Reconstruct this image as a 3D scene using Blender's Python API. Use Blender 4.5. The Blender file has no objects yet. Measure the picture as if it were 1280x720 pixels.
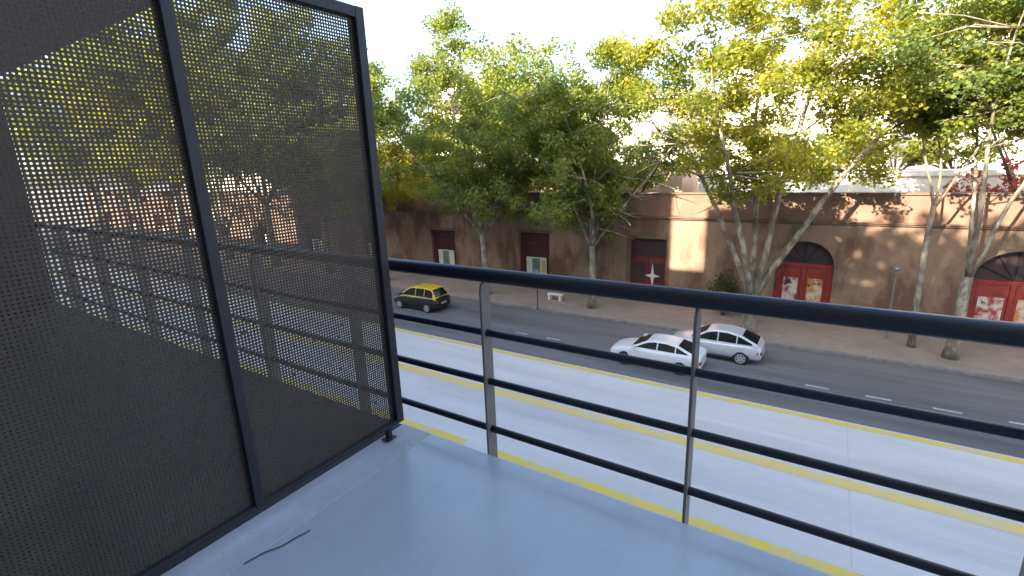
import bpy, bmesh, math, random
import numpy as np
from mathutils import Vector, Matrix
R = math.radians
scene = bpy.context.scene
COL = scene.collection
H = 9.6                                   # eye height above the street

# ------------------------------------------------------------------ materials
def new_mat(name):
    m = bpy.data.materials.new(name); m.use_nodes = True
    nt = m.node_tree; nt.nodes.clear()
    out = nt.nodes.new('ShaderNodeOutputMaterial')
    return m, nt, out

def mat(name, c1, c2=None, scale=3.0, rough=0.6, metal=0.0, bump=0.0, bscale=None, detail=6.0,
        lo=0.35, hi=0.65, c3=None, scale3=0.6, lo3=0.5, hi3=0.7, spec=0.5, rough2=None, coat=0.0, stretch=None):
    m, nt, out = new_mat(name)
    p = nt.nodes.new('ShaderNodeBsdfPrincipled')
    nt.links.new(p.outputs[0], out.inputs[0])
    p.inputs['Roughness'].default_value = rough
    p.inputs['Metallic'].default_value = metal
    p.inputs['Specular IOR Level'].default_value = spec
    p.inputs['Coat Weight'].default_value = coat
    tc = nt.nodes.new('ShaderNodeTexCoord')
    vec = tc.outputs['Object']
    if stretch:
        mp = nt.nodes.new('ShaderNodeMapping'); mp.inputs['Scale'].default_value = stretch
        nt.links.new(vec, mp.inputs[0]); vec = mp.outputs[0]
    def noise(s, d=detail):
        n = nt.nodes.new('ShaderNodeTexNoise'); n.inputs['Scale'].default_value = s
        n.inputs['Detail'].default_value = d; n.inputs['Roughness'].default_value = 0.62
        nt.links.new(vec, n.inputs['Vector']); return n
    def ramp(n, a, b, lo, hi):
        r = nt.nodes.new('ShaderNodeValToRGB')
        r.color_ramp.elements[0].position = lo; r.color_ramp.elements[1].position = hi
        r.color_ramp.elements[0].color = (*a, 1); r.color_ramp.elements[1].color = (*b, 1)
        nt.links.new(n.outputs['Fac'], r.inputs[0]); return r
    p.inputs['Base Color'].default_value = (*c1, 1)
    if c2:
        n1 = noise(scale); r1 = ramp(n1, c1, c2, lo, hi); col = r1.outputs[0]
        if c3:
            n3 = noise(scale3); r3 = ramp(n3, (0, 0, 0), (1, 1, 1), lo3, hi3)
            mx = nt.nodes.new('ShaderNodeMix'); mx.data_type = 'RGBA'
            nt.links.new(r3.outputs[0], mx.inputs['Factor'])
            nt.links.new(col, mx.inputs['A']); mx.inputs['B'].default_value = (*c3, 1)
            col = mx.outputs['Result']
        nt.links.new(col, p.inputs['Base Color'])
    if rough2 is not None:
        n4 = noise(scale * 0.7); mr = nt.nodes.new('ShaderNodeMapRange')
        mr.inputs['From Min'].default_value = 0.3; mr.inputs['From Max'].default_value = 0.7
        mr.inputs['To Min'].default_value = rough; mr.inputs['To Max'].default_value = rough2
        nt.links.new(n4.outputs['Fac'], mr.inputs[0]); nt.links.new(mr.outputs[0], p.inputs['Roughness'])
    if bump:
        nb = noise(bscale or scale * 4); b = nt.nodes.new('ShaderNodeBump')
        b.inputs['Strength'].default_value = bump; b.inputs['Distance'].default_value = 0.02
        nt.links.new(nb.outputs['Fac'], b.inputs['Height']); nt.links.new(b.outputs[0], p.inputs['Normal'])
    return m

def leaf_mat(name, green, yellow, trans, lo=0.4, hi=0.62, scale=0.35):
    m, nt, out = new_mat(name)
    tc = nt.nodes.new('ShaderNodeTexCoord')
    n = nt.nodes.new('ShaderNodeTexNoise'); n.inputs['Scale'].default_value = scale
    n.inputs['Detail'].default_value = 3
    nt.links.new(tc.outputs['Object'], n.inputs['Vector'])
    g = nt.nodes.new('ShaderNodeNewGeometry')
    ad = nt.nodes.new('ShaderNodeMath'); ad.operation = 'MULTIPLY_ADD'
    nt.links.new(g.outputs['Random Per Island'], ad.inputs[0]); ad.inputs[1].default_value = 0.30
    nt.links.new(n.outputs['Fac'], ad.inputs[2])
    ad2 = nt.nodes.new('ShaderNodeMath'); ad2.operation = 'SUBTRACT'
    nt.links.new(ad.outputs[0], ad2.inputs[0]); ad2.inputs[1].default_value = 0.15
    r = nt.nodes.new('ShaderNodeValToRGB')
    r.color_ramp.elements[0].position = lo; r.color_ramp.elements[1].position = hi
    r.color_ramp.elements[0].color = (*green, 1); r.color_ramp.elements[1].color = (*yellow, 1)
    nt.links.new(ad2.outputs[0], r.inputs[0])
    p = nt.nodes.new('ShaderNodeBsdfPrincipled'); p.inputs['Roughness'].default_value = 0.5
    nt.links.new(r.outputs[0], p.inputs['Base Color'])
    t = nt.nodes.new('ShaderNodeBsdfTranslucent')
    mx0 = nt.nodes.new('ShaderNodeMix'); mx0.data_type = 'RGBA'; mx0.inputs['Factor'].default_value = 0.6
    nt.links.new(r.outputs[0], mx0.inputs['A']); mx0.inputs['B'].default_value = (*trans, 1)
    nt.links.new(mx0.outputs['Result'], t.inputs[0])
    mx = nt.nodes.new('ShaderNodeMixShader'); mx.inputs[0].default_value = 0.45
    nt.links.new(p.outputs[0], mx.inputs[1]); nt.links.new(t.outputs[0], mx.inputs[2])
    nt.links.new(mx.outputs[0], out.inputs[0])
    return m

M = {}
M['concrete_road'] = mat('concrete_road', (0.58, 0.55, 0.525), (0.68, 0.645, 0.615), 0.7, 0.8, c3=(0.46, 0.44, 0.425), scale3=0.45, lo3=0.5, hi3=0.8, bump=0.15, bscale=30, stretch=(0.13, 1, 1))
M['asphalt'] = mat('asphalt', (0.15, 0.142, 0.138), (0.19, 0.182, 0.176), 1.3, 0.8, c3=(0.105, 0.10, 0.098), scale3=0.75, lo3=0.45, hi3=0.7, bump=0.3, bscale=60, stretch=(0.10, 1, 1))
M['pavement'] = mat('pavement', (0.26, 0.215, 0.18), (0.33, 0.275, 0.23), 1.6, 0.85, c3=(0.21, 0.18, 0.145), scale3=0.4, bump=0.25, bscale=12)
M['kerb'] = mat('kerb_stone', (0.16, 0.15, 0.145), (0.24, 0.23, 0.22), 3, 0.85, bump=0.2)
M['joint'] = mat('joint_seal', (0.50, 0.475, 0.455), (0.60, 0.57, 0.545), 3, 0.9)
M['earth'] = mat('earth', (0.13, 0.12, 0.10), (0.18, 0.16, 0.13), 0.2, 0.9)
M['yellow'] = mat('yellow_paint', (0.80, 0.56, 0.06), (0.74, 0.57, 0.16), 1.6, 0.7, c3=(0.62, 0.54, 0.34), scale3=0.9, lo3=0.48, hi3=0.66)
M['yellow_faint'] = mat('worn_yellow_paint', (0.80, 0.57, 0.15), (0.74, 0.57, 0.24), 1.2, 0.7, c3=(0.64, 0.56, 0.38), scale3=0.8, lo3=0.5, hi3=0.72)
M['white_paint'] = mat('white_road_paint', (0.55, 0.55, 0.53), (0.35, 0.35, 0.34), 5, 0.7)
M['floor'] = mat('balcony_floor', (0.455, 0.475, 0.51), (0.52, 0.54, 0.57), 2.4, 0.12, c3=(0.42, 0.44, 0.475), scale3=0.9, lo3=0.45, hi3=0.75, bump=0.06, bscale=70, rough2=0.30, stretch=(1, .55, 1))
M['floor_strip'] = mat('floor_strip_cement', (0.50, 0.50, 0.52), (0.58, 0.57, 0.59), 5, 0.6, c3=(0.43, 0.43, 0.45), scale3=2, bump=0.2, bscale=40)
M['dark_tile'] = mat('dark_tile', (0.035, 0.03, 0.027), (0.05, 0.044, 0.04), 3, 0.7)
M['crack'] = mat('dark_seam', (0.05, 0.05, 0.05), (0.09, 0.09, 0.09), 20, 0.9)
M['soffit'] = mat('soffit_render', (0.26, 0.23, 0.21), (0.31, 0.28, 0.255), 2, 0.9)
M['rail'] = mat('rail_enamel', (0.012, 0.014, 0.024), (0.016, 0.017, 0.022), 9, 0.34, bump=0.04, bscale=40, spec=0.35)
M['post'] = mat('post_steel_paint', (0.13, 0.12, 0.115), (0.16, 0.15, 0.145), 12, 0.45, bump=0.05, bscale=60)
M['screen_frame'] = mat('screen_frame_paint', (0.022, 0.022, 0.028), (0.032, 0.031, 0.036), 8, 0.5, bump=0.05, bscale=50, spec=0.3)
M['mesh'] = mat('perforated_sheet_paint', (0.060, 0.045, 0.035), (0.076, 0.058, 0.045), 3, 0.6, spec=0.25, bump=0.0)
M['wall_brown'] = mat('old_plaster', (0.20, 0.138, 0.098), (0.28, 0.19, 0.135), 0.9, 0.9, c3=(0.135, 0.075, 0.052), scale3=0.55, lo3=0.47, hi3=0.60, bump=0.6, bscale=6, stretch=(1, 1, .5))
M['wall_red'] = mat('parapet_plaster', (0.19, 0.11, 0.08), (0.25, 0.15, 0.11), 0.9, 0.9, c3=(0.14, 0.095, 0.07), scale3=0.3, bump=0.5, bscale=6)
M['cornice'] = mat('cornice_plaster', (0.13, 0.085, 0.06), (0.19, 0.13, 0.09), 1.5, 0.9, bump=0.3)
M['dark_wood'] = mat('dark_wood', (0.035, 0.02, 0.02), (0.055, 0.03, 0.03), 6, 0.55, stretch=(6, 1, 1))
M['maroon'] = mat('maroon_paint', (0.12, 0.018, 0.018), (0.17, 0.03, 0.025), 3, 0.5)
M['red'] = mat('red_paint', (0.22, 0.026, 0.022), (0.32, 0.04, 0.03), 3, 0.5, c3=(0.10, 0.02, 0.018), scale3=1.5)
M['pale'] = mat('pale_panel', (0.62, 0.58, 0.52), (0.70, 0.68, 0.63), 4, 0.6)
M['orange'] = mat('orange_panel', (0.55, 0.22, 0.05), (0.60, 0.35, 0.12), 4, 0.6)
M['green_pane'] = mat('green_pane', (0.10, 0.18, 0.14), (0.22, 0.26, 0.17), 3, 0.15)
M['mural_pale'] = mat('mottled_pale_panel', (0.30, 0.05, 0.035), (0.60, 0.53, 0.46), 2.2, 0.6, lo=.42, hi=.56, c3=(0.05, 0.03, 0.03), scale3=1.7, lo3=.56, hi3=.62)
M['mural_warm'] = mat('mottled_warm_panel', (0.50, 0.20, 0.06), (0.58, 0.48, 0.38), 2.0, 0.6, lo=.44, hi=.56, c3=(0.07, 0.03, 0.025), scale3=1.5, lo3=.55, hi3=.61)
M['ochre'] = mat('ochre_panel', (0.48, 0.36, 0.06), (0.42, 0.36, 0.16), 3, 0.6)
M['dark_glass'] = mat('dark_glass', (0.012, 0.014, 0.016), rough=0.06, spec=0.7)
M['iron'] = mat('wrought_iron', (0.02, 0.02, 0.02), (0.03, 0.028, 0.025), 20, 0.5)
M['bark'] = mat('plane_bark', (0.15, 0.125, 0.09), (0.36, 0.33, 0.26), 2.6, 0.85, lo=0.42, hi=0.58, c3=(0.10, 0.085, 0.06), scale3=1.2, lo3=0.5, hi3=0.68, bump=0.5, bscale=9, stretch=(1, 1, 0.5))
M['dark_bark'] = mat('dark_bark', (0.07, 0.055, 0.04), (0.13, 0.10, 0.075), 4, 0.9, bump=0.5, bscale=12)
M['leaf'] = leaf_mat('plane_leaf', (0.085, 0.145, 0.05), (0.21, 0.235, 0.04), (0.46, 0.50, 0.04))
M['leaf_yellow'] = leaf_mat('yellow_green_leaf', (0.12, 0.165, 0.026), (0.31, 0.29, 0.028), (0.68, 0.64, 0.03))  # brighter, yellower leaf colour
M['leaf_dark'] = leaf_mat('dark_leaf', (0.045, 0.08, 0.028), (0.09, 0.12, 0.03), (0.16, 0.20, 0.03))
M['leaf_lime'] = leaf_mat('lime_leaf', (0.11, 0.15, 0.03), (0.22, 0.22, 0.03), (0.40, 0.40, 0.03))
M['leaf_red'] = leaf_mat('red_leaf', (0.34, 0.06, 0.04), (0.45, 0.13, 0.08), (0.5, 0.10, 0.05))
M['white_wall'] = mat('white_render', (0.72, 0.69, 0.64), (0.80, 0.77, 0.72), 0.4, 0.85, bump=0.2, bscale=5)
M['cream_wall'] = mat('cream_render', (0.66, 0.56, 0.45), (0.74, 0.64, 0.53), 0.4, 0.85, bump=0.2, bscale=5)
M['peach_wall'] = mat('peach_render', (0.60, 0.42, 0.30), (0.68, 0.52, 0.40), 0.4, 0.85, bump=0.2, bscale=5)
M['grey_wall'] = mat('grey_render', (0.42, 0.40, 0.38), (0.50, 0.48, 0.45), 0.4, 0.85, bump=0.2, bscale=5)
M['window_dark'] = mat('far_window', (0.22, 0.21, 0.20), (0.40, 0.38, 0.35), 0.3, 0.2)
M['car_white'] = mat('white_car_paint', (0.74, 0.74, 0.74), (0.77, 0.77, 0.77), 2, 0.28, coat=0.6)
M['car_silver'] = mat('silver_white_car_paint', (0.58, 0.58, 0.60), (0.62, 0.62, 0.64), 2, 0.3, metal=0.15, coat=0.6)
M['car_black'] = mat('black_car_paint', (0.012, 0.012, 0.013), (0.016, 0.016, 0.018), 2, 0.25, coat=0.6)
M['taxi_yellow'] = mat('yellow_car_paint', (0.72, 0.47, 0.02), (0.76, 0.52, 0.03), 2, 0.3, coat=0.5)
M['tyre'] = mat('tyre_rubber', (0.015, 0.015, 0.015), (0.022, 0.022, 0.022), 20, 0.8)
M['rim'] = mat('alloy_rim', (0.55, 0.55, 0.57), (0.62, 0.62, 0.64), 8, 0.35, metal=0.5)
M['trim'] = mat('black_trim', (0.02, 0.02, 0.02), (0.028, 0.028, 0.028), 9, 0.6)
M['lens'] = mat('headlight_lens', (0.55, 0.57, 0.60), (0.7, 0.7, 0.72), 9, 0.1)
M['tail'] = mat('tail_lens', (0.35, 0.02, 0.02), (0.45, 0.03, 0.03), 9, 0.15)
M['plate'] = mat('number_plate', (0.45, 0.45, 0.45), (0.5, 0.5, 0.5), 9, 0.5)
M['galv'] = mat('galvanised', (0.20, 0.20, 0.20), (0.28, 0.28, 0.28), 10, 0.5, metal=0.4)
M['facade'] = mat('own_facade', (0.36, 0.33, 0.30), (0.42, 0.39, 0.36), 0.6, 0.9, bump=0.2, bscale=5)

# ------------------------------------------------------------------ mesh helpers
class MB:
    """collects verts and faces of ONE mesh"""
    def __init__(s): s.v = []; s.f = []
    def add(s, vs, fs):
        o = len(s.v); s.v += [tuple(p) for p in vs]; s.f += [tuple(i + o for i in f) for f in fs]
    def box(s, x0, x1, y0, y1, z0, z1):
        s.add([(x0, y0, z0), (x1, y0, z0), (x1, y1, z0), (x0, y1, z0), (x0, y0, z1), (x1, y0, z1), (x1, y1, z1), (x0, y1, z1)],
              [(0, 3, 2, 1), (4, 5, 6, 7), (0, 1, 5, 4), (1, 2, 6, 5), (2, 3, 7, 6), (3, 0, 4, 7)])
    def tube(s, pts, rad, n=10, cap=True):
        pts = [Vector(p) for p in pts]; k = len(pts)
        if not hasattr(rad, '__len__'): rad = [rad] * k
        vs = []; fs = []; u = None
        for i, p in enumerate(pts):
            d = (pts[min(i + 1, k - 1)] - pts[max(i - 1, 0)]).normalized()
            if u is None:
                u = d.orthogonal().normalized()
            else:
                u = (u - d * u.dot(d)).normalized()
            w = d.cross(u)
            for j in range(n):
                a = 2 * math.pi * j / n
                vs.append(p + (u * math.cos(a) + w * math.sin(a)) * rad[i])
        for i in range(k - 1):
            for j in range(n):
                a = i * n + j; b = i * n + (j + 1) % n
                fs.append((a, b, b + n, a + n))
        if cap:
            fs.append(tuple(range(n - 1, -1, -1))); fs.append(tuple((k - 1) * n + j for j in range(n)))
        s.add(vs, fs)
    def prism(s, poly, axis, a, b):
        """extrude a 2-D polygon along axis 'y' (poly in x,z) or 'x' (poly in y,z) or 'z' (poly in x,y)"""
        n = len(poly); vs = []
        for t in (a, b):
            for p, q in poly:
                vs.append({'y': (p, t, q), 'x': (t, p, q), 'z': (p, q, t)}[axis])
        fs = [tuple(range(n)), tuple(range(2 * n - 1, n - 1, -1))]
        for i in range(n):
            j = (i + 1) % n; fs.append((i, i + n, j + n, j))
        s.add(vs, fs)
    def build(s, name, m, parent=None, smooth=False, bevel=0, seg=2, loc=None, subsurf=0):
        me = bpy.data.meshes.new(name); me.from_pydata(s.v, [], s.f)
        bm = bmesh.new(); bm.from_mesh(me); bmesh.ops.recalc_face_normals(bm, faces=bm.faces); bm.to_mesh(me); bm.free()
        me.update()
        return link(name, me, m, parent, smooth, bevel, seg, loc, subsurf)

def link(name, me, m, parent=None, smooth=False, bevel=0, seg=2, loc=None, subsurf=0):
    me.materials.append(M[m])
    o = bpy.data.objects.new(name, me); COL.objects.link(o)
    if smooth: me.polygons.foreach_set('use_smooth', [True] * len(me.polygons))
    if bevel:
        b = o.modifiers.new('bevel', 'BEVEL'); b.width = bevel; b.segments = seg; b.limit_method = 'ANGLE'; b.angle_limit = R(35)
    if subsurf:
        b = o.modifiers.new('subsurf', 'SUBSURF'); b.levels = subsurf; b.render_levels = subsurf
    if parent: o.parent = parent
    if loc: o.location = loc
    return o

def tag(o, label=None, cat=None, group=None, kind=None):
    if label: o['label'] = label
    if cat: o['category'] = cat
    if group: o['group'] = group
    if kind: o['kind'] = kind
    return o

def empty(name, loc, rz=0.0):
    o = bpy.data.objects.new(name, None); COL.objects.link(o); o.location = loc; o.rotation_euler = (0, 0, rz)
    o.empty_display_size = 0.3
    return o

def copy_tree(o, parent=None):
    c = o.copy(); COL.objects.link(c); c.parent = parent
    for ch in list(o.children): copy_tree(ch, c)
    return c

# ------------------------------------------------------------------ camera (solved from the vanishing points)
f = 609.0
down = np.array([87, 2390, f]); down /= np.linalg.norm(down)
d1 = np.array([-960, -120, f]); d1 = d1 - down * (d1 @ down); d1 /= np.linalg.norm(d1)
AX = -d1; AZ = -down; AY = np.cross(AZ, AX)
def ray(x, y):
    d = np.array([x - 640, y - 360, f]); return np.array([d @ AX, d @ AY, d @ AZ])
def at_y(x, y, Y):
    r = ray(x, y); r = r * (Y / r[1]); return float(r[0]), float(r[2] + H)
def at_z(x, y, z=0.0):
    r = ray(x, y); r = r * ((z - H) / r[2]); return float(r[0]), float(r[1])
cam = bpy.data.cameras.new('camera'); co = bpy.data.objects.new('camera', cam); COL.objects.link(co)
cam.sensor_width = 36; cam.lens = 36 * f / 1280; cam.clip_start = 0.05; cam.clip_end = 3000
cr, cu, cb = [Vector((AX[i], AY[i], AZ[i])) * sgn for i, sgn in ((0, 1), (1, -1), (2, -1))]
mw = Matrix((cr, cu, cb)).transposed().to_4x4(); mw.translation = Vector((0, 0, H)); co.matrix_world = mw
scene.camera = co

# ------------------------------------------------------------------ light
SUN_EL = 30.0; SUN_AZ = 15.0       # the light travels towards +Y and a little towards +X
L = Vector((math.sin(R(SUN_AZ)) * math.cos(R(SUN_EL)), math.cos(R(SUN_AZ)) * math.cos(R(SUN_EL)), -math.sin(R(SUN_EL))))
sl = bpy.data.lights.new('sun', 'SUN'); sl.energy = 5.0; sl.angle = R(0.5); sl.color = (1.0, 0.86, 0.66)
so = bpy.data.objects.new('sun', sl); COL.objects.link(so); so.rotation_euler = L.to_track_quat('-Z', 'Y').to_euler()
w = bpy.data.worlds.new('World'); scene.world = w; w.use_nodes = True
nt = w.node_tree; nt.nodes.clear()
sky = nt.nodes.new('ShaderNodeTexSky'); sky.sky_type = 'NISHITA'; sky.sun_disc = False
sky.sun_elevation = R(SUN_EL); sky.sun_rotation = R(180 + SUN_AZ); sky.air_density = 1.0; sky.dust_density = 2.5; sky.ozone_density = 1.0
bg = nt.nodes.new('ShaderNodeBackground'); bg.inputs[1].default_value = 0.15
wo = nt.nodes.new('ShaderNodeOutputWorld')
nt.links.new(sky.outputs[0], bg.inputs[0]); nt.links.new(bg.outputs[0], wo.inputs[0])
vs = scene.view_settings; vs.view_transform = 'Standard'; vs.look = 'None'; vs.gamma = 1; vs.use_curve_mapping = False
vs.exposure = 2.25

# ------------------------------------------------------------------ ground, roads
def sheet(name, x0, x1, y0, y1, z, m, parent=None, nx=1):
    b = MB()
    for i in range(nx):
        a = x0 + (x1 - x0) * i / nx; c = x0 + (x1 - x0) * (i + 1) / nx
        b.add([(a, y0, z), (c, y0, z), (c, y1, z), (a, y1, z)], [(0, 1, 2, 3)])
    return b.build(name, m, parent)
tag(sheet('ground', -900, 900, -600, 1500, -0.03, 'earth'), kind='structure')
Y1, Y2, Y3 = 2.0595 * H, 1.649 * H, 1.2617 * H - .14           # the three yellow lines
KERB = 2.82 * H; ASP = 20.02; WALL = 32.0
road = tag(sheet('concrete_road', -250, 250, 6.5, ASP, 0.0, 'concrete_road'), kind='structure')
asp = tag(sheet('asphalt_road', -250, 250, ASP, KERB, 0.002, 'asphalt'), kind='structure')
yl = MB(); yl.add([(-250, Y1 - .15, .006), (250, Y1 - .15, .006), (250, Y1 + .15, .006), (-250, Y1 + .15, .006)], [(0, 1, 2, 3)]); yl.build('yellow_line', 'yellow', road)
yl = MB(); yl.add([(-250, Y2 - .25, .006), (250, Y2 - .25, .006), (250, Y2 + .25, .006), (-250, Y2 + .25, .006)], [(0, 1, 2, 3)]); yl.build('yellow_line', 'yellow_faint', road)
xa, xb = at_z(578, 556)[0], at_z(612, 565)[0]
for (a, b) in ((-250, xa), (xb, 250)):
    yl = MB(); yl.add([(a, Y3 - .17, .006), (b, Y3 - .17, .006), (b, Y3 + .17, .006), (a, Y3 + .17, .006)], [(0, 1, 2, 3)]); yl.build('yellow_line', 'yellow', road)
jb = MB()
for i in range(-30, 20):
    x = i * 5.0 + 1.3
    jb.add([(x, 6.6, .003), (x + .03, 6.6, .003), (x + .03, ASP - .05, .003), (x, ASP - .05, .003)], [(0, 1, 2, 3)])
jb.add([(-250, 18.0, .0032), (250, 18.0, .0032), (250, 18.025, .0032), (-250, 18.025, .0032)], [(0, 1, 2, 3)])
jb.build('slab_joint', 'joint', road)
DY = 2.368 * H; dash_me = None
for i in range(-30, 12):
    x = 0.03 * H + 2.1 * i
    if -11.5 < x < -0.3: continue
    b = MB(); b.add([(x - .42, DY - .07, .007), (x + .42, DY - .07, .007), (x + .42, DY + .07, .007), (x - .42, DY + .07, .007)], [(0, 1, 2, 3)])
    if -8 < i < 12: b.build('lane_dash', 'white_paint', asp)
b = MB(); b.box(-250, 250, KERB, KERB + .18, -.02, .13); tag(b.build('kerb', 'kerb', bevel=.02), kind='structure')
b = MB(); b.box(-250, 250, KERB + .18, WALL, -.02, .126); tag(b.build('pavement', 'pavement'), kind='structure')
b = MB(); b.box(-250, 250, -.6, 6.3, -.02, .126); tag(b.build('pavement', 'pavement'), kind='structure')
b = MB(); b.box(-250, 250, 6.3, 6.5, -.02, .13); tag(b.build('kerb', 'kerb', bevel=.02), kind='structure')

# ------------------------------------------------------------------ balcony
FZ = H - 1.517; EDGE = 1.864; BX0, BX1 = -8.3, 4.2; CE = H + 1.22
b = MB(); b.box(-2.06, BX1, -.6, EDGE, FZ - .2, FZ); tag(b.build('balcony_floor', 'floor', bevel=.006), kind='structure')
b = MB(); b.box(BX0, -2.063, -.6, EDGE, FZ - .2, FZ - .003); tag(b.build('balcony_floor', 'dark_tile', bevel=.006), kind='structure')  # dark tile, with the shade on this side put into its colour
b = MB(); b.box(-2.055, -1.83, -.6, EDGE - .004, FZ - .01, FZ + .0025); fs = b.build('floor_strip', 'floor_strip'); tag(fs, kind='structure')
pts = [at_z(*p, FZ) for p in ((305, 706), (330, 692), (352, 684), (372, 672), (388, 664))]
b = MB()
for i in range(len(pts) - 1):
    (xA, yA), (xB, yB) = pts[i], pts[i + 1]; d = Vector((xB - xA, yB - yA)).normalized(); n = Vector((-d.y, d.x)) * .0035
    z = FZ + .005
    b.add([(xA - n.x, yA - n.y, z), (xB - n.x, yB - n.y, z), (xB + n.x, yB + n.y, z), (xA + n.x, yA + n.y, z)], [(0, 1, 2, 3)])
tag(b.build('floor_crack', 'crack'), kind='structure')
b = MB(); b.box(BX0, -2.06, -.6, 1.95, CE, CE + .2); tag(b.build('balcony_ceiling', 'soffit'), kind='structure')
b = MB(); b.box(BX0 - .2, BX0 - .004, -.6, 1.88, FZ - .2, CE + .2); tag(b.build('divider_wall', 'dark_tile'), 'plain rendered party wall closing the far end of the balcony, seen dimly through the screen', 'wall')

# railing
d = 1.874
rl = tag(empty('balcony_railing', (0, d + .035, FZ)), 'dark steel balcony railing with thick round handrail and three thin rails', 'railing')
RY = d + .035
def rail_tube(name, zr, r, y=0):
    b = MB(); b.tube([(BX0 + .01, y, zr), (BX1, y, zr)], r, 18); return b.build(name, 'rail', rl, smooth=True)
SC = RY                                                     # heights were read off as tangents
rail_tube('handrail', H - .279 * SC - FZ, .037)
for t in (.4385, .580, .7258): rail_tube('rail', H - t * SC - FZ, .0185)
ptop = H - .279 * SC - FZ - .03
for k in range(-7, 4):
    x = (.54 * k - .2055) * RY
    if x < BX0 + .1 or x > BX1 - .1: continue
    b = MB()
    prof = [(-.040, -.24), (.040, -.24), (.040, ptop - .05), (.030, ptop - .015), (.012, ptop), (-.012, ptop), (-.030, ptop - .015), (-.040, ptop - .05)]
    b.prism(prof, 'x', x - .006, x + .006); b.build('post', 'post', rl, bevel=.0015, seg=1)

# perforated privacy screen
PX = -2.0; py1 = 1.795; zb, zt = FZ + .085, H + .745
sc = tag(empty('privacy_screen', (PX, py1, FZ)), 'tall dark perforated metal privacy screen in a steel frame across the balcony', 'privacy screen')
T = .03
muls = [py1 - .025, .922, .05, -.6 + .025]
for i, y in enumerate(muls):
    hw = .025 if i in (0, 3) else .020
    b = MB(); b.box(-T / 1, T / 1, y - hw - py1, y + hw - py1, zb - FZ, zt - FZ)
    b.build('frame_upright', 'screen_frame', sc, bevel=.003)
for i in range(3):
    ya, yb = muls[i + 1], muls[i]
    a_ = ya + (.025 if i == 2 else .020) - py1; b_ = yb - (.025 if i == 0 else .020) - py1
    b = MB(); b.box(-T + .001, T - .001, a_, b_, zt - .05 - FZ, zt - FZ - .001); b.build('frame_top', 'screen_frame', sc, bevel=.003)
    b = MB(); b.box(-T + .001, T - .001, a_, b_, zb - FZ + .001, zb + .022 - FZ); b.build('frame_bottom', 'screen_frame', sc, bevel=.003)
    # the sheet: a square grid of cells with an eight-sided hole in each
    z0, z1 = zb + .022 - FZ, zt - .05 - FZ
    P = .0138
    ny = int((b_ - a_) / P); nz = int((z1 - z0) / P)
    hy = (b_ - a_) / ny; hz = (z1 - z0) / nz; r = P * .275 * np.random.default_rng(7 + i).normal(1, .045, ny * nz)[:, None]; r[np.random.default_rng(70 + i).random(ny * nz) < .004] *= .35
    jj, kk = np.meshgrid(np.arange(ny), np.arange(nz), indexing='ij')
    cy = (a_ + (jj.ravel() + .5) * hy); cz = (z0 + (kk.ravel() + .5) * hz)
    N = len(cy)
    ang = np.arange(8) * math.pi / 4 + math.pi / 8
    oy = np.array([1, 1, -1, -1]) * hy / 2; oz = np.array([-1, 1, 1, -1]) * hz / 2
    vy = np.concatenate([cy[:, None] + oy[None], cy[:, None] + r * np.cos(ang)[None]], 1)
    vz = np.concatenate([cz[:, None] + oz[None], cz[:, None] + r * np.sin(ang)[None]], 1)
    V = np.stack([np.zeros_like(vy), vy, vz], 2).reshape(-1, 3)
    # hole vert order: 4 (22deg),5(67),6(112),7(157),8(202),9(247),10(292),11(337)
    pat = [(0, 1, 4, 11), (1, 5, 4), (1, 2, 6, 5), (2, 7, 6), (2, 3, 8, 7), (3, 9, 8), (3, 0, 10, 9), (0, 11, 10)]
    F = []
    for c in range(N):
        o = c * 12
        for q in pat: F.append(tuple(o + t for t in q))
    me = bpy.data.meshes.new('perforated_sheet'); me.from_pydata(V.tolist(), [], F); me.update()
    so_ = link('perforated_sheet', me, 'mesh', sc)
    sm = so_.modifiers.new('thick', 'SOLIDIFY'); sm.thickness = .0016; sm.offset = 0; sm.use_rim = True
for y in (py1 - .10, -.45):
    b = MB(); b.box(-.014, .014, y - py1 - .014, y - py1 + .014, .008, zb - FZ - .002)
    b.box(-.028, .028, y - py1 - .035, y - py1 + .035, .0085, .0145); b.build('foot', 'screen_frame', sc, bevel=.002)

# own building and neighbours (unseen, behind the camera; heights and edges set to shape sun on the street)
def block(name, x0, x1, y0, y1, h, m, label, rows=(), face=None, win=(1.3, 1.7), gap=3.2, floor=3.1, z0=4.0, cat='building', roof=True):
    root = tag(empty(name, ((x0 + x1) / 2, (y0 + y1) / 2, 0)), label, cat)
    cx, cy = (x0 + x1) / 2, (y0 + y1) / 2
    b = MB(); b.box(x0 - cx, x1 - cx, y0 - cy, y1 - cy, -.02, h); b.build('wall', m, root)
    if roof:
        b = MB(); b.box(x0 - cx - .15, x1 - cx + .15, y0 - cy - .15, y1 - cy + .15, h, h + .35); b.build('roof', m, root)
    if face:
        yf, sg = (y0 - cy, -1) if face == 'y0' else (y1 - cy, 1)
        n = max(1, int((x1 - x0 - 1.5) / gap)); z = z0; k = 0
        wm = sm_ = None
        while z + win[1] < h - .6 and k < 60:
            for i in range(n):
                x = -n * gap / 2 + (i + .5) * gap; k += 1
                if k > 60: break
                if wm is None:
                    b = MB(); b.box(-win[0] / 2, win[0] / 2, sg * .003, sg * .05, 0, win[1]); o = b.build('window', 'window_dark', root); wm = o
                    b = MB(); b.box(-win[0] / 2 - .1, win[0] / 2 + .1, sg * .004, sg * .18, -.12, -.002); o2 = b.build('sill', 'white_wall', o); sm_ = o2
                else:
                    o = wm.copy(); COL.objects.link(o); o2 = sm_.copy(); COL.objects.link(o2); o2.parent = o
                o.location = (x, yf, z)
            z += floor
    return root
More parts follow.
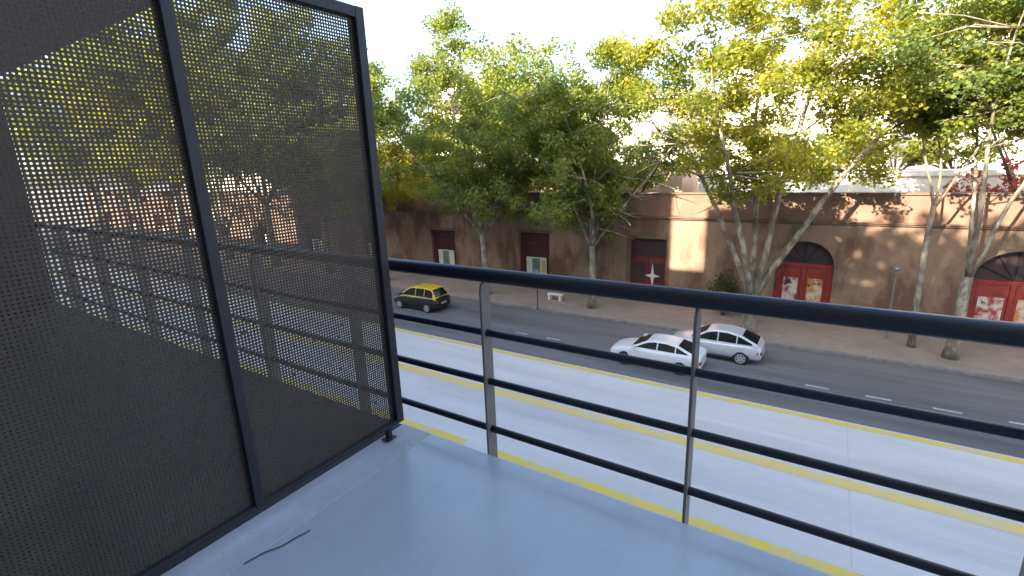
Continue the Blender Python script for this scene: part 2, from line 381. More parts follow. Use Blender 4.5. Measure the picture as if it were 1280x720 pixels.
ab = block('apartment_building', -17.7, 26, -14, -.61, 21.6, 'facade', 'grey apartment building that carries the balcony, behind the viewer')
acx, acy = (-17.7 + 26) / 2, (-14 - .61) / 2
for (xa_, xb_, hh) in ((-15.35, -9.4, 26.4), (2.2, 26, 27.6)):
    b = MB(); b.box(xa_ - acx, xb_ - acx, -9 - acy, -1.2 - acy, 21.95, hh); b.build('roof_shade_block', 'facade', ab)  # unseen blocks added to notch the roofline and shape the sun patches
block('apartment_building', -33, -17.8, -2.6, -.7, 28.6, 'facade', 'thin tall block standing in for an apartment block, out of view, shaped to edge the sun patch')  # kept thin so its shadow edges the sun patch on the wall
block('apartment_building', -58, -33.1, -14, -.7, 26.5, 'facade', 'middle height apartment block on the near side, out of view')
block('apartment_building', -160, -58.1, -14, -.7, 21.0, 'facade', 'long lower building at the left end of the near side, out of view')

# ------------------------------------------------------------------ old wall across the street
ow = tag(empty('street_wall', (0, WALL, 0)), 'long brown plastered street front with cornice, windows and red doors behind the trees', 'building')
WX0, WX1, WH, CZ = -110.0, 60.0, H - .0668 * WALL, 5.72
wins = [(-28.05, 2.7, .95, 4.25, 'window'), (-18.9, 2.7, .95, 4.45, 'window'), (-10.05, 2.5, .13, 4.45, 'door'), (-.95, 2.9, .13, 4.75, 'arch'), (7.85, 3.3, .13, 4.75, 'arch')]
for k in range(1, 9): wins.append((-28.05 - 9.1 * k, 2.7, .95, 4.25, 'window'))
for k in range(1, 5): wins.append((7.85 + 9.0 * k, 2.9, .13, 4.75, 'arch'))
wins.sort()
b = MB(); x = WX0
for (c, wd, s0, s1, kind) in wins:
    b.box(x, c - wd / 2, 0, .5, -.02, CZ)
    b.box(c - wd / 2, c + wd / 2, 0, .5, s1, CZ)
    if s0 > .2: b.box(c - wd / 2, c + wd / 2, 0, .5, -.02, s0)
    if kind == 'arch':
        r = wd / 2; zc = s1 - r
        for sg in (-1, 1):
            poly = [(c + sg * r, s1)] + [(c + sg * r * math.cos(t), zc + r * math.sin(t)) for t in [i * math.pi / 2 / 10 for i in range(10)]] + [(c, s1)]
            b.prism(poly, 'y', 0.001, .5)
    x = c + wd / 2
b.box(x, WX1, 0, .5, -.02, CZ)
b.build('wall', 'wall_brown', ow)
b = MB(); b.box(WX0, WX1, .03, .5, CZ + .22, WH - .1); b.build('parapet', 'wall_red', ow)
b = MB(); b.prism([(-.02, CZ), (-.12, CZ + .06), (-.12, CZ + .11), (-.20, CZ + .16), (-.20, CZ + .22), (.5, CZ + .22), (.5, CZ)], 'x', WX0, WX1); b.build('cornice', 'cornice', ow)
b = MB(); b.box(WX0, WX1, -.06, .56, WH - .1, WH); b.build('coping', 'cornice', ow)
b = MB()
xs = WX0
for (c, wd, s0, s1, kind) in wins:
    e = c - wd / 2 - .02 if kind != 'window' else None
    if e is not None:
        b.box(xs, e, -.05, -.003, .1, .75); xs = c + wd / 2 + .02
b.box(xs, WX1, -.05, -.003, .1, .75); b.build('plinth', 'cornice', ow)
b = MB(); b.box(WX0, WX1, .5, 6.5, -.02, 5.9); b.build('back_building', 'grey_wall', ow)
for (c, wd, s0, s1, kind) in wins:
    x0, x1 = c - wd / 2, c + wd / 2
    if kind == 'window':
        # dark shutters above, white lower panel with a green pane, red jambs
        b = MB(); b.box(x0 + .003, x1 - .003, .34, .40, s0 + .003, s1 - .003)
        wn = b.build('window', 'dark_wood', ow)
        b = MB()
        for i in range(9):
            t = x0 + .32 + i * (wd - .64) / 8; b.box(t - .03, t + .03, .30, .337, s0 + 1.6, s1 - .25)
        b.box(x0 + .22, x1 - .22, .30, .336, s1 - .95, s1 - .85); b.build('shutter', 'maroon', wn)
        b = MB()
        for (a, e) in ((x0 + .004, x0 + .30), (x1 - .22, x1 - .004)): b.box(a, e, .24, .30, s0 + .004, s0 + 1.75)
        b.build('frame', 'maroon', wn)
        b = MB(); b.box(x0 + .50, x1 - .40, .25, .29, s0 + .05, s0 + 1.55); pn = b.build('panel', 'pale', wn)
        b = MB(); b.box(x0 + 1.02, x1 - .98, .235, .248, s0 + .15, s0 + 1.45); b.build('pane', 'green_pane', wn)
        if c > -20:
            b = MB(); b.box(x1 - .85, x1 - .48, .236, .2485, s0 + .35, s0 + 1.35); b.build('poster', 'ochre', wn)
        b = MB(); b.box(x0 - .1, x1 + .1, -.12, .22, s0 - .1, s0 - .004); b.build('sill', 'cornice', ow)
        b = MB(); b.box(x0 - .15, x1 + .15, -.10, -.004, s1 + .05, s1 + .22); b.build('lintel', 'cornice', ow)
    elif kind == 'door':
        b = MB(); b.box(x0 + .003, x1 - .003, .36, .42, s0 + .003, s1 - .003); dr = b.build('door', 'maroon', ow)
        b = MB(); b.box(x0 + .1, x1 - .1, .30, .357, s1 - 1.25, s1 - .1); b.build('transom', 'dark_wood', dr)
        for (a, e) in ((x0 + .1, c - .02), (c + .02, x1 - .1)):
            b = MB(); b.box(a, e, .30, .356, s0 + .02, s1 - 1.3)
            lf = b.build('door_leaf', 'maroon', dr)
            b = MB()
            for (q0, q1) in ((.2, 1.1), (1.3, 2.6)): b.box(a + .15, e - .15, .275, .297, s0 + q0, s0 + q1)
            b.build('door_panel', 'dark_wood', lf)
        cx, cz = at_y(815, 345, WALL + .2); b = MB(); pts = []
        for i in range(8):
            a = i * math.pi / 4; r = (.78 if i % 4 == 2 or i % 4 == 6 else .52) if i % 2 == 0 else .15
            pts.append((cx + r * math.cos(a), cz + r * 1.15 * math.sin(a)))
        b.prism(pts, 'y', .255, .272); b.build('star_mark', 'pale', dr)
        b = MB(); b.box(x0 - .2, x0 - .004, -.06, -.004, .13, s1 + .2); b.box(x1 + .004, x1 + .2, -.06, -.004, .13, s1 + .2); b.box(x0 - .004, x1 + .004, -.06, -.0045, s1 + .004, s1 + .2)
        b.build('door_surround', 'cornice', ow)
    else:
        rr = wd / 2; zc = s1 - rr
        b = MB(); b.box(x0 + .003, x1 - .003, .42, .46, s0 + .003, s1 - .003); dr = b.build('arched_door', 'dark_wood', ow)
        b = MB(); b.box(x0 + .05, x1 - .05, .33, .415, zc - .1, zc + .12)
        b.box(x0 + .004, x0 + .32, .33, .416, s0, zc - .1); b.box(x1 - .32, x1 - .004, .33, .416, s0, zc - .1); b.box(c - .1, c + .1, .33, .4165, s0, zc - .1)
        b.build('frame', 'red', dr)
        b = MB()
        for i in range(1, 6):
            t = math.pi * i / 6; b.tube([(c, .37, zc + .12), (c + rr * .93 * math.cos(t), .37, zc + .1 + rr * .9 * math.sin(t))], .025, 6)
        b.build('fanlight_bar', 'iron', dr)
        w2 = (wd - .84 - .0) / 2
        for i, (a, e) in enumerate(((x0 + .34, c - .12), (c + .12, x1 - .34))):
            b = MB(); b.box(a, e, .36, .41, s0 + .02, zc - .12); lf = b.build('door_leaf', 'red', dr)
            b = MB(); b.box(a + .12, e - .12, .335, .357, s0 + .9, zc - .75); b.build('painted_panel', 'mural_pale' if i == 0 else 'mural_warm', lf)
            b = MB(); b.box(a + .12, e - .12, .335, .3575, s0 + .15, s0 + .75); b.build('door_panel', 'dark_wood', lf)

# ------------------------------------------------------------------ buildings beyond
bkx = lambda px, py, Y: at_y(px, py, Y)[0]
block('low_building', -9.5, 24, 43, 52, H - .041 * 43, 'white_wall', 'low flat white building behind the brown wall at the right', cat='building', face='y0', win=(1.2, .9), gap=4.5, z0=4.2)
block('low_building', -34, -11, 44, 53, H - .02 * 44, 'peach_wall', 'low peach coloured building just above the wall in the middle', cat='building', face='y0', win=(1.1, 1.2), gap=3.8, z0=5)
block('low_building', -75, -37, 46, 55, H + .02 * 46, 'cream_wall', 'low cream building above the wall beyond the left trees', cat='building', face='y0', win=(1.1, 1.4), gap=3.6, z0=5)
block('apartment_block', -60, -48, 68, 82, H + .20 * 68, 'cream_wall', 'narrow cream apartment block seen through the leftmost crowns', face='y0', win=(1.4, 1.5), gap=3.4, z0=6)
block('apartment_block', -34, -17, 66, 80, H + .11 * 66, 'white_wall', 'white apartment block behind the middle trees', face='y0', win=(1.5, 1.5), gap=3.6, z0=6)
block('apartment_block', -13, 5, 72, 86, H + .17 * 72, 'cream_wall', 'broad cream apartment block behind the big forked tree', face='y0', win=(1.5, 1.5), gap=3.8, z0=7)
block('apartment_block', 8, 34, 60, 76, H + .30 * 60, 'white_wall', 'tall white apartment block at the right edge behind the trees', face='y0', win=(1.6, 1.5), gap=4.0, z0=6, floor=3.4)
block('apartment_block', -130, -85, 60, 76, H + .20 * 60, 'cream_wall', 'cream apartment block far along the street seen through the screen', face='y0', win=(1.6, 1.5), gap=4.4, z0=6, floor=3.4)

# ------------------------------------------------------------------ trees
def leaf_mesh(name, centers, radii, per, size, seed, squash=.75):
    rng = np.random.default_rng(seed)
    P = []
    for c, r, n in zip(centers, radii, per):
        d = rng.normal(size=(n, 3)); d /= np.linalg.norm(d, axis=1)[:, None]
        rad = r * rng.uniform(0.15, 1, n) ** .6
        q = d * rad[:, None]; q[:, 2] *= squash
        P.append(np.array(c) + q)
    P = np.concatenate(P); n = len(P)
    nrm = rng.normal(size=(n, 3)); nrm[:, 2] += .9; nrm /= np.linalg.norm(nrm, axis=1)[:, None]
    t = rng.normal(size=(n, 3)); t -= nrm * (t * nrm).sum(1)[:, None]; t /= np.linalg.norm(t, axis=1)[:, None]
    s = np.cross(nrm, t); sz = size * rng.uniform(.6, 1.25, n)[:, None]
    # a five-point leaf, slightly folded
    v0 = P - t * sz * .5; v1 = P + s * sz * .42 - t * sz * .05 + nrm * sz * .08; v2 = P + t * sz * .55; v3 = P - s * sz * .42 - t * sz * .05 + nrm * sz * .08
    V = np.stack([v0, v1, v2, v3], 1).reshape(-1, 3)
    me = bpy.data.meshes.new(name)
    me.vertices.add(4 * n); me.vertices.foreach_set('co', V.astype(np.float32).ravel())
    me.loops.add(4 * n); me.loops.foreach_set('vertex_index', np.arange(4 * n, dtype=np.int32))
    me.polygons.add(n); me.polygons.foreach_set('loop_start', np.arange(0, 4 * n, 4, dtype=np.int32))
    me.update(calc_edges=True); me.validate()
    return me

def bend(p, d, length, n, rng, wob, up):
    pts = [Vector(p)]; d = Vector(d).normalized()
    for i in range(n):
        d = (d + Vector((rng.uniform(-wob, wob), rng.uniform(-wob, wob), rng.uniform(-wob, wob) * .6 + up))).normalized()
        pts.append(pts[-1] + d * length / n)
    return pts, d

def make_tree(seed, height, fork, limbs, spread, base_r, low, leaf='leaf', bark='bark', lean=(0, 0), leafsize=.185, dens=1.0, label='', loc=(0, 0, 0), group=None, name='plane_tree', per=275, keep=None, fill=98, outk=1.0):
    rng = random.Random(seed)
    root = tag(empty(name, loc), label, 'tree', group)
    tb = MB()
    p0 = Vector((0, 0, -.05)); d0 = Vector((lean[0], lean[1], 1)).normalized()
    tr, dt = bend(p0, d0, fork / d0.z, 5, rng, .05, .02)
    n = len(tr); tb.tube(tr, [base_r * (1.45 - .0 if i == 0 else 1.1 - .28 * i / n) for i in range(n)], 10)
    cents = []; rads = []; cnt = []; NB = []
    top = tr[-1]
    for k in range(limbs):
        a = 2 * math.pi * (k + rng.uniform(-.25, .25)) / limbs + seed
        out = rng.uniform(.34, .74) * outk if k else .08
        dl = Vector((math.cos(a) * out * spread / 5 + lean[0], math.sin(a) * out * spread / 5 + lean[1], 1))
        Ln = (height - fork) * rng.uniform(.78, 1.0) * (1 if k == 0 else .93)
        lp, ld = bend(top - Vector((0, 0, .15)), dl, Ln, 8, rng, .12, .015)
        r0 = base_r * rng.uniform(.42, .58)
        tb.tube(lp, [r0 * (1 - .88 * i / 8) for i in range(9)], 8)
        for i in range(1, 9):
            z = lp[i].z
            NB.append(lp[i])
            if z < low: continue
            nb = rng.choice((3, 3, 4))
            for j in range(nb):
                bl = spread * rng.uniform(.28, .66) * (1.1 - .5 * i / 8)
                ba = rng.uniform(0, 2 * math.pi)
                bd = Vector((math.cos(ba), math.sin(ba), rng.uniform(-.15, .55)))
                bp, bdd = bend(lp[i], bd, bl, 4, rng, .22, -.03)
                rb = r0 * (1 - .88 * i / 8) * .5 + .012
                tb.tube(bp, [rb * (1 - .8 * q / 4) for q in range(5)], 5)
                for q in (2, 3, 4):
                    if rng.random() < .92 * dens:
                        c = bp[q] + Vector((rng.uniform(-.4, .4), rng.uniform(-.4, .4), rng.uniform(-.45, .25)))
                        if keep and not keep(c): continue
                        rr = rng.uniform(.45, 1.0) * (.85 + .02 * spread)
                        cents.append(tuple(c)); rads.append(rr); cnt.append(int(per * rr * rr * rng.uniform(.6, 1.25)) + 8)
            if i == 8:
                cents.append(tuple(lp[8])); rads.append(.8); cnt.append(int(per * .8))
    nodes = list(NB)
    cz0, cz1 = low - .3, height
    for i in range(fill):
        while True:
            q = Vector((rng.uniform(-1, 1), rng.uniform(-1, 1), rng.uniform(-1, 1)))
            if .25 < q.length < 1: break
        tz = (q.z + 1) / 2
        wid = spread * (1.0 if tz < .6 else 1.0 - .7 * (tz - .6))
        c = Vector((q.x * wid + lean[0] * height * .5, q.y * wid + lean[1] * height * .5, cz0 + (cz1 - cz0) * tz))
        if keep and not keep(c): continue
        nn_ = min(nodes, key=lambda p: (p - c).length + max(0, p.z - c.z) * .8)
        mid = (nn_ + c) / 2 + Vector((rng.uniform(-.2, .2), rng.uniform(-.2, .2), rng.uniform(.05, .35)))
        tb.tube([nn_, mid, c], [.035, .022, .008], 5)
        rr = rng.uniform(.5, 1.05) * (.85 + .02 * spread)
        cents.append(tuple(c)); rads.append(rr); cnt.append(int(per * rr * rr * rng.uniform(.5, 1.2)) + 8)
    tb.build('trunk', bark, root, smooth=True)
    me = leaf_mesh('crown', cents, rads, cnt, leafsize, seed)
    print(name, len(me.polygons))
    link('crown', me, leaf, root)
    return root
TY = 28.7
G = 'plane trees along the far pavement'
T1 = make_tree(11, 18.9, 4.6, 5, 6.8, .24, 6.3, label='tall pale forked plane tree left of the near railing post, in front of the wall', loc=(at_y(605, 300, TY)[0], TY, .12), group=G)
T2 = make_tree(23, 17.0, 4.2, 5, 6.4, .22, 5.3, label='bushy green plane tree right of the second wall window, branches hanging over the wall', loc=(at_y(738, 300, TY)[0], TY + .2, .12), group=G, leaf='leaf', keep=lambda c: not (c.x > 1.4 and c.z < 12))
T3 = make_tree(37, 19.5, 2.0, 5, 6.6, .34, 8.0, leaf='leaf_yellow', keep=lambda c: not (c.x < -3.3 and c.z < 12), fill=115, outk=.40, label='big yellow-green plane tree splitting into several stems near the ground above the cars', loc=(at_y(942, 340, TY)[0], TY - .3, .12), group=G)
T4 = make_tree(41, 15.0, 7.0, 3, 4.4, .13, 10.2, lean=(-.05, 0), label='slender leaning plane tree between the two red arched doors', loc=(at_y(1162, 330, TY)[0], TY + .9, .12), group=G, dens=.8)
T5 = make_tree(53, 16.8, 3.9, 3, 6.0, .24, 10.2, fill=60, outk=.7, label='forked plane tree at the right edge beside the rightmost arched door', loc=(at_y(1197, 400, TY)[0], TY, .12), group=G, dens=.9)
T0 = make_tree(67, 16.6, 5.0, 4, 5.6, .25, 6.4, leaf='leaf_yellow', label='plane tree with pale trunk half hidden by the edge of the screen', loc=(at_y(481, 330, TY)[0], TY, .12), group=G)
for src, x, rz, k, lab in ((T3, 16.0, 1.0, 1, 'plane tree just beyond the right edge of the view'), (T2, -39.5, 2.0, 1.32, 'plane tree seen through the right pane of the screen'),
                        (T1, -48.5, .7, 1.42, 'plane tree seen through the screen left of its middle upright'), (T3, -58, 2.6, 1.35, 'yellow plane tree seen through the left pane of the screen, nearest of those there'), (T0, -68, 4.0, 1.5, 'plane tree seen through the left pane, right of the neighbouring wall'),
                        (T2, -80, 5.1, 1.6, 'plane tree seen small through the left pane, second from the end'), (T1, -94, 3.1, 1.7, 'farthest plane tree seen through the left pane of the screen'), (T5, 25, 2.2, 1, 'plane tree far beyond the right edge')):
    c = copy_tree(src); c.location = (x, TY, .12); c.rotation_euler = (0, 0, rz); c.scale = (k, k, k); c['label'] = lab
G2 = 'trees standing behind the wall'
B1 = make_tree(71, 14.5, 4, 5, 6.0, .28, 7.6, fill=45, leaf='leaf', bark='dark_bark', label='dark dense tree behind the wall left of the bright wall patch', loc=(-15, 39.5, 0), group=G2, name='tree', leafsize=.24, per=115)
for x, y, rz, s, lab in ((-27, 40.5, 1.3, 1.42, 'dark tree behind the wall above the second window'), (-37.5, 41, 2.9, 1.0, 'dark tree behind the wall next to the edge of the screen'), (-2, 57, 3.6, .9, 'dark tree in front of the cream apartment block'), (-58, 41, .4, 1.1, 'dark tree behind the wall seen through the screen')):
    c = copy_tree(B1); c.location = (x, y, 0); c.rotation_euler = (0, 0, rz); c.scale = (s, s, s); c['label'] = lab
B2 = make_tree(83, 15.5, 4, 5, 5.0, .26, 11.0, leaf='leaf', bark='dark_bark', label='green tree behind the wall at the right edge', loc=(10.5, 40.5, 0), group=G2, name='tree', leafsize=.22, per=120, fill=35)

def shrub(name, loc, rx, ry, rz, n, leaf, label, cat='shrub', size=.2, seed=1, per=70, group=None):
    rng = random.Random(seed); root = tag(empty(name, loc), label, cat, group)
    tb = MB(); cs = []; rs = []; cn = []
    for i in range(n):
        a = rng.uniform(0, 6.283); q = rng.random() ** .5
        x, y, z = rx * q * math.cos(a), ry * q * math.sin(a), rz * rng.uniform(.3, 1) * (1 - .35 * q)
        if i % 3 == 0: tb.tube([(x * .2, y * .2, 0), (x * .6, y * .6, z * .5), (x, y, z)], [.05, .035, .012], 5)
        cs.append((x, y, z)); r = rng.uniform(.35, .7); rs.append(r); cn.append(int(per * r) + 5)
    tb.build('stem', 'dark_bark', root)
    link('foliage', leaf_mesh('foliage', cs, rs, cn, size, seed), leaf, root)
    return root
for i, (px, lab) in enumerate(((1045, 'lime green shrub on the roof edge of the white building, leftmost of three'), (1120, 'lime green shrub above the white band, middle of three'), (1195, 'lime green shrub on the white roof beside the red leaved tree'))):
    shrub('shrub', (bkx(px, 210, 45.5), 45.5 + .3 * i, H - .041 * 43 + .34), 3.0, 1.3, 2.5, 46, 'leaf_lime', lab, seed=5 + i, size=.26, group='lime shrubs above the white building')
shrub('red_leaved_tree', (bkx(1262, 200, 38.5), 39.6, .0), 2.9, 1.8, 9.9, 70, 'leaf_red', 'red leaved small tree showing over the wall at the right edge', cat='tree', seed=15, size=.26)
shrub('shrub', (at_y(906, 345, 30.6)[0], 30.9, .12), .8, .7, 2.7, 24, 'leaf_dark', 'dark green shrub against the wall left of the big forked trunk', seed=21, size=.16)

for i in range(6):  # unseen roof foliage added to break the sun into dapples on the wall
    x = -8.6 + 1.95 * i
    shrub('added_roof_shrub', (x, -2.6 - .5 * (i % 2), 21.95), 1.35, 1.0, (5.6, 5.9, 5.3)[i % 3], 46, 'leaf_dark', ('feathery', 'tall', 'sparse', 'broad', 'leaning', 'rightmost')[i] + ' shrub added unseen on the roof behind the viewer to dapple the sun', seed=90 + i, size=.42, per=20, group='added roof shrubs that dapple the sun')
# ------------------------------------------------------------------ small street things
sx, sy = at_z(672, 386, .12)
sp = tag(empty('sign_post', (sx, sy, .126)), 'thin dark sign post by the kerb below the second window', 'sign post')
b = MB(); b.tube([(0, 0, 0), (0, 0, 2.6)], .035, 8); b.tube([(0, 0, 0), (0, 0, .03)], .09, 8); b.build('pole', 'iron', sp)
b = MB(); b.prism([(.3 * math.cos(i * .5236), 2.42 + .3 * math.sin(i * .5236)) for i in range(12)], 'y', -.06, -.04); b.build('sign_plate', 'galv', sp)
bx, by = at_z(694, 375, .12)
be = tag(empty('bench', (bx, by, .126)), 'small low white bench on the pavement under the second window', 'bench')
b = MB(); b.box(-.58, .58, -.2, .2, .38, .46); b.build('seat', 'white_wall', be, bevel=.015)
for s in (-.42, .42):
    b = MB(); b.box(s - .07, s + .07, -.17, .17, 0, .378); b.build('leg', 'white_wall', be, bevel=.01)
px_, pz_ = at_y(1121, 336, 30.4)
lp = tag(empty('pavement_lamp', (px_, 30.4, .126)), 'slim grey post lamp with pale cap on the pavement between the arched doors', 'lamp post')
b = MB(); b.tube([(0, 0, 0), (0, 0, pz_ - .2)], .045, 10); b.tube([(0, 0, 0), (0, 0, .25)], .08, 10); b.build('pole', 'galv', lp)
b = MB(); b.tube([(0, 0, pz_ - .22), (0, 0, pz_ - .12), (0, 0, pz_ - .02), (0, 0, pz_ + .05)], [.08, .22, .19, .05], 14); b.build('cap', 'galv', lp)

# ------------------------------------------------------------------ cars (x = forward)
def make_car(name, loc, rz, label, body, cabin, Lc, W, stations, prof, belt, wheels, wr, pill, group='cars on the far carriageway', rimm='rim', rack=False, sc_=1.0):
    root = tag(empty(name, loc, rz), label, 'taxi' if 'taxi' in name else 'car', group); root.scale = (sc_,) * 3
    w = W / 2
    # body shell: rings lofted along x
    vs_ = []; fs_ = []; nr = 0
    for (x, z0, z1, k) in stations:
        h = w * k
        half = [(0, z0), (.80 * h, z0), (.955 * h, z0 + .10 * (z1 - z0)), (h, z0 + .42 * (z1 - z0)), (.99 * h, z0 + .62 * (z1 - z0)), (.955 * h, z0 + .86 * (z1 - z0)), (.86 * h, z1 - .005), (.5 * h, z1 + .018), (0, z1 + .028)]
        ring = half + [(-y, z) for (y, z) in half[-2:0:-1]]
        nr = len(ring); vs_ += [(x, y, z) for (y, z) in ring]
    for i in range(len(stations) - 1):
        for j in range(nr):
            a = i * nr + j; b_ = i * nr + (j + 1) % nr; fs_.append((a, b_, b_ + nr, a + nr))
    fs_.append(tuple(range(nr - 1, -1, -1))); fs_.append(tuple((len(stations) - 1) * nr + j for j in range(nr)))
    b = MB(); b.add(vs_, fs_); bo = b.build('body', body, root, smooth=True, subsurf=1)
    # cabin: side planes lean inwards
    zt_ = max(z for x, z in prof)
    hw = lambda z: w * (.865 - .235 * (z - belt) / (zt_ - belt))
    n = len(prof); base = [(x, hw(z), z) for x, z in prof]
    low_ = [(prof[0][0] + .02, hw(belt - .12), belt - .12), (prof[-1][0] - .02, hw(belt - .12), belt - .12)]
    ringp = base + [low_[1], low_[0]]; m_ = len(ringp)
    b = MB(); vv = ringp + [(x, -y, z) for x, y, z in ringp]
    ff = [tuple(range(m_)), tuple(range(2 * m_ - 1, m_ - 1, -1))]
    for i in range(m_):
        j = (i + 1) % m_; ff.append((i, j, j + m_, i + m_))
    b.add(vv, ff); b.build('cabin', cabin, root, bevel=.05, seg=3)
    # glass
    slope = .235 * w / (zt_ - belt); nz_ = slope; ny_ = 1 / math.hypot(1, slope); off = .007
    def side_y(z): return hw(z) + off
    def ztop(x):
        for (xa_, za_), (xb_, zb_) in zip(prof, prof[1:]):
            if xb_ <= x <= xa_: return za_ + (zb_ - za_) * (xa_ - x) / (xa_ - xb_ + 1e-9)
        return belt
    xs_f = prof[0][0] - .22; xs_r = prof[-1][0] + .28
    cuts = [xs_f] + pill + [xs_r]
    for s in (1, -1):
        for a, e in zip(cuts, cuts[1:]):
            a2 = a - (.03 if a != xs_f else 0); e2 = e + (.03 if e != xs_r else 0)
            xsamp = [a2 + (e2 - a2) * i / 8 for i in range(9)]
            lowp = [(x, belt + .035) for x in (a2, e2)]
            up = [(x, max(belt + .05, ztop(x) - .085)) for x in xsamp]
            poly = [lowp[0]] + up + [lowp[1]]
            b = MB(); k_ = len(poly)
            b.add([(x, s * side_y(z), z) for x, z in poly] + [(x, s * (side_y(z) - .012), z) for x, z in poly],
                  [tuple(range(k_)), tuple(range(2 * k_ - 1, k_ - 1, -1))] + [(i, (i + 1) % k_, (i + 1) % k_ + k_, i + k_) for i in range(k_)])
            b.build('side_window', 'dark_glass', root)
    def screen(nm, pA, pB, lo, hi):
        A = Vector((pA[0], 0, pA[1])); B = Vector((pB[0], 0, pB[1])); dd = (B - A); nn = Vector((dd.z, 0, -dd.x)).normalized()
        if nn.z < 0: nn = -nn
        a, e = A + dd * lo, A + dd * hi; q = []
        for t in (.007, -.006):
            for (pt, sg) in ((a, 1), (a, -1), (e, -1), (e, 1)):
                yy = (hw(pt.z) - .075) * sg; q.append(tuple(pt + nn * t + Vector((0, yy, 0))))
        b = MB(); b.add(q, [(0, 1, 2, 3), (7, 6, 5, 4), (0, 4, 5, 1), (1, 5, 6, 2), (2, 6, 7, 3), (3, 7, 4, 0)]); b.build(nm, 'dark_glass', root)
    screen('windscreen', prof[0], prof[1], .07, .93)
    screen('rear_window', prof[-1], prof[-2], .10, .93)
    # wheels
    for wx in wheels:
        b = MB(); b.tube([(wx, -w * .975, wr), (wx, w * .975, wr)], wr + .055, 24); b.build('wheel_arch', 'trim', root)
        for s in (1, -1):
            wl = empty('wheel', (wx, s * w * .93, wr)); wl.parent = root
            b = MB(); b.tube([(0, -.10, 0), (0, -.08, 0), (0, .08, 0), (0, .10, 0)], [wr - .03, wr, wr, wr - .03], 24); b.build('tyre', 'tyre', wl, smooth=False)
            b = MB()
            for i in range(7):
                a = i * 2 * math.pi / 7; c_, s_ = math.cos(a), math.sin(a); r1 = wr * .66
                q = [(c_ * .04 - s_ * .035, c_ * -.035 * 0 + s_ * .04 + c_ * .035), (c_ * r1 - s_ * .05, s_ * r1 + c_ * .05), (c_ * r1 + s_ * .05, s_ * r1 - c_ * .05), (c_ * .04 + s_ * .035, s_ * .04 - c_ * .035)]
                b.prism(q, 'y', s * .095, s * .112)
            b.tube([(0, s * .101, 0), (0, s * .117, 0)], .06, 10)
            ri = 28
            vo = []; fo = []
            for i in range(ri):
                a = 2 * math.pi * i / ri
                for rr_, yy in ((wr * .64, .100), (wr * .74, .100), (wr * .74, .114), (wr * .64, .114)): vo.append((rr_ * math.cos(a), s * yy, rr_ * math.sin(a)))
            for i in range(ri):
                j = (i + 1) % ri
                for q in range(4): fo.append((i * 4 + q, j * 4 + q, j * 4 + (q + 1) % 4, i * 4 + (q + 1) % 4))
            b.add(vo, fo); b.build('rim', rimm, wl)
    # lamps, mirrors, handles, plates, door seams
    xf = stations[-1][0] if stations[-1][0] > 0 else stations[0][0]; xr = -Lc / 2
    zf = stations[-2][2] if stations[-1][0] > 0 else stations[1][2]
    zr = stations[0][2] if stations[-1][0] > 0 else stations[-1][2]
    for s in (1, -1):
        b = MB(); b.prism([(xf - .42, s * w * .93), (xf - .08, s * w * .74), (xf - .045, s * w * .50), (xf - .16, s * w * .52)], 'z', zf - .20, zf - .065); b.build('headlight', 'lens', root, bevel=.01)
        b = MB(); b.prism([(xr + .22, s * w * .955), (xr + .03, s * w * .84), (xr + .004, s * w * .58), (xr + .2, s * w * .6)], 'z', zr - .26, zr - .10); b.build('tail_light', 'tail', root, bevel=.01)
        b = MB(); mxx = prof[0][0] - .30; b.prism([(mxx, s * w * .87), (mxx + .12, s * (w * .90)), (mxx + .10, s * (w + .14)), (mxx - .02, s * (w + .14))], 'z', belt + .01, belt + .15); b.build('wing_mirror', body, root, bevel=.02)
        for hx in ([pill[0] + .16] + ([pill[1] + .16] if len(pill) > 1 else [])):
            b = MB(); b.box(hx - .09, hx + .09, s * (w * .965) - .012, s * (w * .965) + .016, belt - .19, belt - .155); b.build('door_handle', body if body != 'car_black' else 'trim', root)
        b = MB(); b.box(wheels[1] + wr + .1, wheels[0] - wr - .1, s * w * .95 - .02, s * w * .95 + .012, stations[len(stations) // 2][1] - .015, stations[len(stations) // 2][1] + .06); b.build('side_sill', 'trim', root)
    b = MB(); b.box(xf - .05, xf + .012, -.26, .26, .38, .49); b.build('number_plate', 'plate', root)
    b = MB(); b.box(xr - .012, xr + .06, -.26, .26, zr - .36, zr - .25); b.build('number_plate', 'plate', root)
    b = MB(); b.box(xf - .06, xf + .008, -w * .55, w * .55, .54, .60); b.build('grille', 'trim', root)
    return root

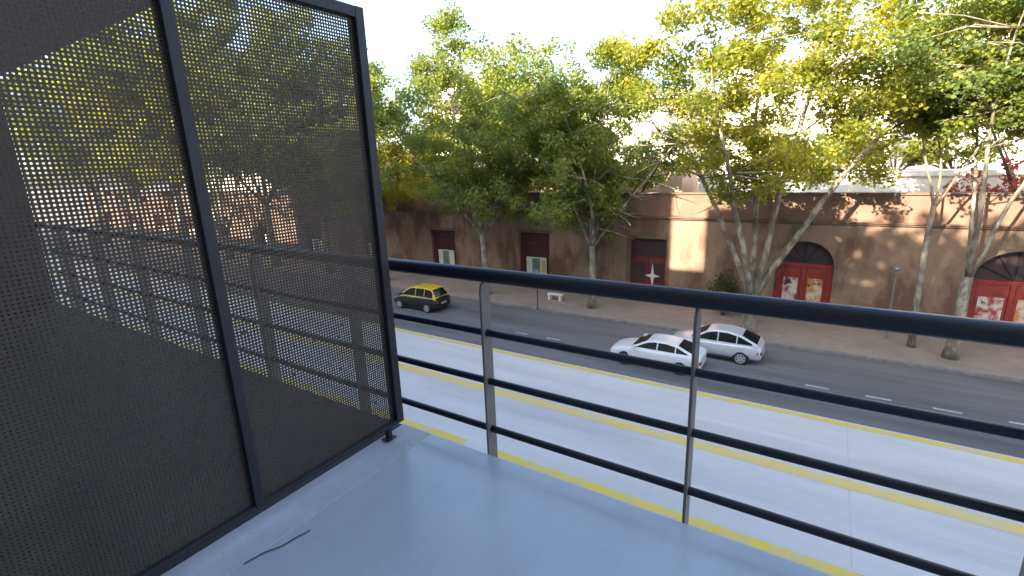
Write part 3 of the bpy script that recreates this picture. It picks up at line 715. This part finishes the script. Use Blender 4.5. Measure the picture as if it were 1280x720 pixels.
sedan_st = [(-2.16, .34, .80, .80), (-2.10, .24, .93, .93), (-1.75, .21, .97, .985), (-1.2, .20, .96, 1.0), (0, .20, .94, 1.0), (.9, .20, .93, .995), (1.35, .21, .88, .985), (1.85, .22, .77, .93), (2.10, .25, .66, .84), (2.17, .32, .56, .74)]
sedan_pr = [(1.12, .90), (.30, 1.29), (.0, 1.345), (-.55, 1.35), (-1.05, 1.28), (-1.85, .97)]
taxi_st = [(-2.07, .34, .95, .84), (-2.02, .26, 1.05, .95), (-1.6, .22, 1.06, .99), (-1, .21, 1.04, 1.0), (0, .21, 1.02, 1.0), (.9, .21, 1.0, .995), (1.4, .22, .96, .98), (1.8, .23, .85, .93), (2.02, .26, .74, .84), (2.08, .32, .62, .76)]
taxi_pr = [(1.30, .98), (.52, 1.52), (.15, 1.62), (-.9, 1.65), (-1.55, 1.58), (-1.98, 1.03)]
nwx = (at_z(846, 469)[0], at_z(779, 457)[0]); print('near wheels', nwx)
make_car('parked_car', (sum(nwx) / 2 + .05, 2.215 * H + .84, 0), math.pi, 'white sedan in the nearer lane, seen over the second rail', 'car_white', 'car_white', 4.33, 1.72, sedan_st, sedan_pr, .92, (1.33, -1.28), .305, [-.18, -1.02])
fx = at_z(925, 455)[0]; print('far rear wheel', fx, at_z(925, 455))
make_car('parked_car', (fx - 1.28, 2.475 * H + .84, 0), math.pi, 'silver-white fastback car in the farther lane right of the white sedan', 'car_silver', 'car_silver', 4.33, 1.74, sedan_st, [(1.10, .92), (.30, 1.38), (-.05, 1.46), (-.65, 1.46), (-1.2, 1.35), (-2.0, 1.0)], .94, (1.33, -1.28), .31, [-.2, -1.05])
tw = (at_z(535, 391)[0], at_z(500, 385)[0]); print('taxi', tw)
make_car('taxi', (sum(tw) / 2, 2.43 * H + .82, 0), math.pi, 'black taxi with yellow roof driving at the left beside the screen edge', 'car_black', 'taxi_yellow', 4.15, 1.72, taxi_st, taxi_pr, 1.01, (1.29, -1.27), .31, [-.15, -.95])
